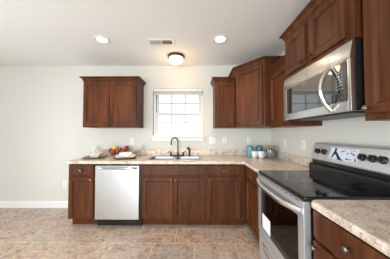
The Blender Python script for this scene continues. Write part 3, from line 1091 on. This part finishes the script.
gj = thing('storage_jar', 'glass jar with a coppery lid in the corner beside the white mugs', 'jar', (1.158, 2.672, CT))
JG = basic('clear_jar_glass', (.93, .97, .96), .03, 0, Transmission_Weight=1.0, IOR=1.3)
jx, jy = 1.158, 2.672
bm = B()
lathe(bm, [(.062, 0), (.070, .006), (.073, .03), (.073, .13), (.068, .15), (.062, .16), (.062, .168), (.059, .168), (.059, .16), (.065, .148), (.070, .13), (.070, .03), (.066, .010), (.001, .008)], (jx, jy, CT + .0005), (0, 0, 1), 36)
mesh_obj('glass_body', bm, JG, gj)
bm = B()
lathe(bm, [(.064, 0), (.067, .003), (.067, .018), (.060, .024), (.001, .025)], (jx, jy, CT + .164), (0, 0, 1), 32)
lid = mesh_obj('lid', bm, basic('copper_lid', (.40, .21, .15), .45, .2), gj)
def jar_fill():
    m, nt, b = new_mat('mixed_pasta')
    n = noise(nt, pos_map(nt, (1, 1, 1)), 38, 3, .6)
    c = ramp(nt, n, [(.36, (.05, .06, .06)), (.45, (.16, .24, .22)), (.52, (.46, .46, .42)), (.60, (.28, .20, .22)), (.68, (.12, .25, .23))])
    nt.links.new(c, b.inputs['Base Color']); b.inputs['Roughness'].default_value = .6
    return m
bm = B()
lathe(bm, [(.060, 0), (.066, .02), (.067, .10), (.063, .118), (.03, .126), (.001, .128)], (jx, jy, CT + .0105), (0, 0, 1), 28)
fl = mesh_obj('jar_contents', bm, jar_fill(), gj)
fl['kind'] = 'stuff'

# place settings
CHARGER = basic('brown_wood_charger', (.23, .145, .09), .5)
def sq_ring(c, half, r, z, lift=0.0, rot=0.0, n=6):
    out = []
    pts = rr(-half, half, -half, half, r, 0, n)
    for p in pts:
        k = (max(0, (abs(p.x) * abs(p.y)) / (half * half)) ** 2)
        q = Matrix.Rotation(rot, 3, 'Z') @ p
        out.append(Vector((c[0] + q.x, c[1] + q.y, z + lift * k)))
    return out
def setting(x, y, rot, where, plate=True):
    t = thing('charger_plate', 'square brown charger plate under the white dishes, ' + where, 'plate', (x, y, CT), 'brown chargers')
    bm = B(); c = (x, y)
    loft(bm, [sq_ring(c, .120, .02, CT + .0005, 0, rot), sq_ring(c, .155, .02, CT + .012, .004, rot), sq_ring(c, .156, .02, CT + .016, .004, rot), sq_ring(c, .145, .02, CT + .016, .002, rot), sq_ring(c, .115, .02, CT + .006, 0, rot)])
    mesh_obj('dish', bm, CHARGER, t)
    z = CT + .0068
    if plate:
      t = thing('dinner_plate', 'square white plate with raised corners, ' + where, 'plate', (x, y, CT + .007))
      bm = B()
      loft(bm, [sq_ring(c, .085, .02, z, 0, rot), sq_ring(c, .132, .02, z + .016, .012, rot), sq_ring(c, .143, .02, z + .022, .020, rot), sq_ring(c, .141, .02, z + .025, .020, rot), sq_ring(c, .128, .02, z + .019, .012, rot), sq_ring(c, .083, .02, z + .005, 0, rot)])
      mesh_obj('dish', bm, CANVAS, t)
    z = CT + (.0125 if plate else .0068)
    t = thing('bowl', 'square white bowl standing on ' + ('the white plate, ' if plate else 'a brown plate, ') + where, 'bowl', (x, y, z), 'white bowls')
    bm = B()
    loft(bm, [sq_ring(c, .042, .015, z, 0, rot), sq_ring(c, .052, .018, z + .008, 0, rot), sq_ring(c, .084, .02, z + .052, .006, rot), sq_ring(c, .094, .02, z + .066, .012, rot), sq_ring(c, .090, .02, z + .066, .012, rot), sq_ring(c, .078, .02, z + .050, .006, rot), sq_ring(c, .042, .015, z + .010, 0, rot)])
    mesh_obj('dish', bm, CANVAS, t)
setting(-1.585, 2.635, .30, 'at the left end of the worktop', False)
setting(-1.095, 2.60, .38, 'in front of the apples')
nap = thing('napkin', 'pale pink folded napkin standing in the left white bowl', 'napkin', (-1.585, 2.645, CT + .018))
NAPM = basic('pale_pink_cloth', (.72, .57, .50), .9)
for s in (-1, 1):
    bm = B()
    rings = []
    for i in range(7):
        a = i / 6
        wd = .030 * (1 - .55 * a)
        yy = 2.645 + s * (.006 + .010 * a)
        rings.append([Vector((-1.585 - wd + s * .018 * a, yy - .004, CT + .0182 + .105 * a)), Vector((-1.585 + wd + s * .018 * a, yy - .004, CT + .0182 + .105 * a)),
                      Vector((-1.585 + wd + s * .018 * a, yy + .004, CT + .0182 + .105 * a)), Vector((-1.585 - wd + s * .018 * a, yy + .004, CT + .0182 + .105 * a))])
    loft(bm, rings)
    mesh_obj('fold', bm, NAPM, nap)

GLS = basic('clear_glass', (1, 1, 1), .02, 0, Transmission_Weight=1.0, IOR=1.25)
def wine_glass(x, y):
    t = bpy.data.objects.new('wine_glass', None); t.empty_display_size = .03
    COL.objects.link(t); t.location = (x, y, CT)
    bm = B()
    lathe(bm, [(.034, 0), (.034, .002), (.012, .005), (.004, .012), (.0035, .075), (.006, .080)], (x, y, CT + .0005), (0, 0, 1), 24)
    mesh_obj('stem', bm, GLS, t)
    bm = B()
    lathe(bm, [(.004, 0), (.020, .008), (.034, .028), (.038, .055), (.034, .095), (.0325, .095), (.0365, .055), (.0325, .029), (.018, .010), (.002, .004)], (x, y, CT + .0805), (0, 0, 1), 28)
    mesh_obj('glass_bowl', bm, GLS, t)
    return t
g1 = tag(wine_glass(-1.715, 2.80), 'clear stemmed glass behind the left place setting', 'glass', 'stemmed glasses')
copy_thing(g1, (-.948, 2.80, CT), 'clear stemmed glass right of the apples and plates')

# fruit
fb = thing('fruit_bowl', 'shallow brown bowl holding the apples, behind the right place setting', 'bowl', (-1.315, 2.812, CT))
bx_, by_ = -1.315, 2.812
bm = B()
lathe(bm, [(.045, 0), (.055, .005), (.092, .022), (.114, .046), (.110, .048), (.088, .027), (.050, .011), (.001, .010)], (bx_, by_, CT + .0005), (0, 0, 1), 32)
mesh_obj('dish', bm, CHARGER, fb)
def apple_mat(name, c0, c1):
    m, nt, b = new_mat(name)
    n = noise(nt, pos_map(nt, (1, 1, 1)), 22, 3, .5)
    nt.links.new(ramp(nt, n, [(.4, c0), (.66, c1)]), b.inputs['Base Color'])
    b.inputs['Roughness'].default_value = .25
    return m
RED = apple_mat('red_apple_skin', (.20, .012, .018), (.36, .05, .03))
GRN = apple_mat('yellow_apple_skin', (.56, .50, .05), (.66, .56, .12))
STEM = basic('brown_stem', (.10, .055, .03), .7)
def apple(x, y, z, mat):
    r = .040
    t = bpy.data.objects.new('apple', None); t.empty_display_size = .03
    COL.objects.link(t); t.location = (x, y, z)
    bm = B()
    lathe(bm, [(.006, .006), (r * .45, .001), (r * .78, .010), (r * .98, .030), (r * 1.03, .045), (r * .93, .062), (r * .68, .075), (r * .35, .078), (r * .12, .071), (.001, .066)], (x, y, z), (0, 0, 1), 24)
    mesh_obj('fruit', bm, mat, t)
    bm = B(); tube(bm, [(x, y, z + .066), (x + .002, y, z + .08), (x + .006, y, z + .09)], .0015, 6)
    mesh_obj('stem', bm, STEM, t)
    return t
A = [(-1.427, 2.800, .056, 'red apple at the left end of the fruit pile'),
     (-1.352, 2.745, .040, 'red apple at the front of the pile, under the yellow one'),
     (-1.272, 2.800, .066, 'red apple in the middle of the pile, right of the yellow one'),
     (-1.205, 2.776, .042, 'red apple low in the bowl, half hidden behind the white bowl'),
     (-1.172, 2.812, .099, 'red apple standing highest at the right end of the pile'),
     (-1.305, 2.875, .036, 'red apple at the back of the pile, behind the others')]
src = None
for x, y, z, lb in A:
    if src is None:
        src = tag(apple(x, y, CT + z, RED), lb, 'apple', 'red apples')
    else:
        copy_thing(src, (x, y, CT + z), lb)
tag(apple(-1.362, 2.806, CT + .098, GRN), 'yellow-green apple on top of the pile of red ones', 'apple')
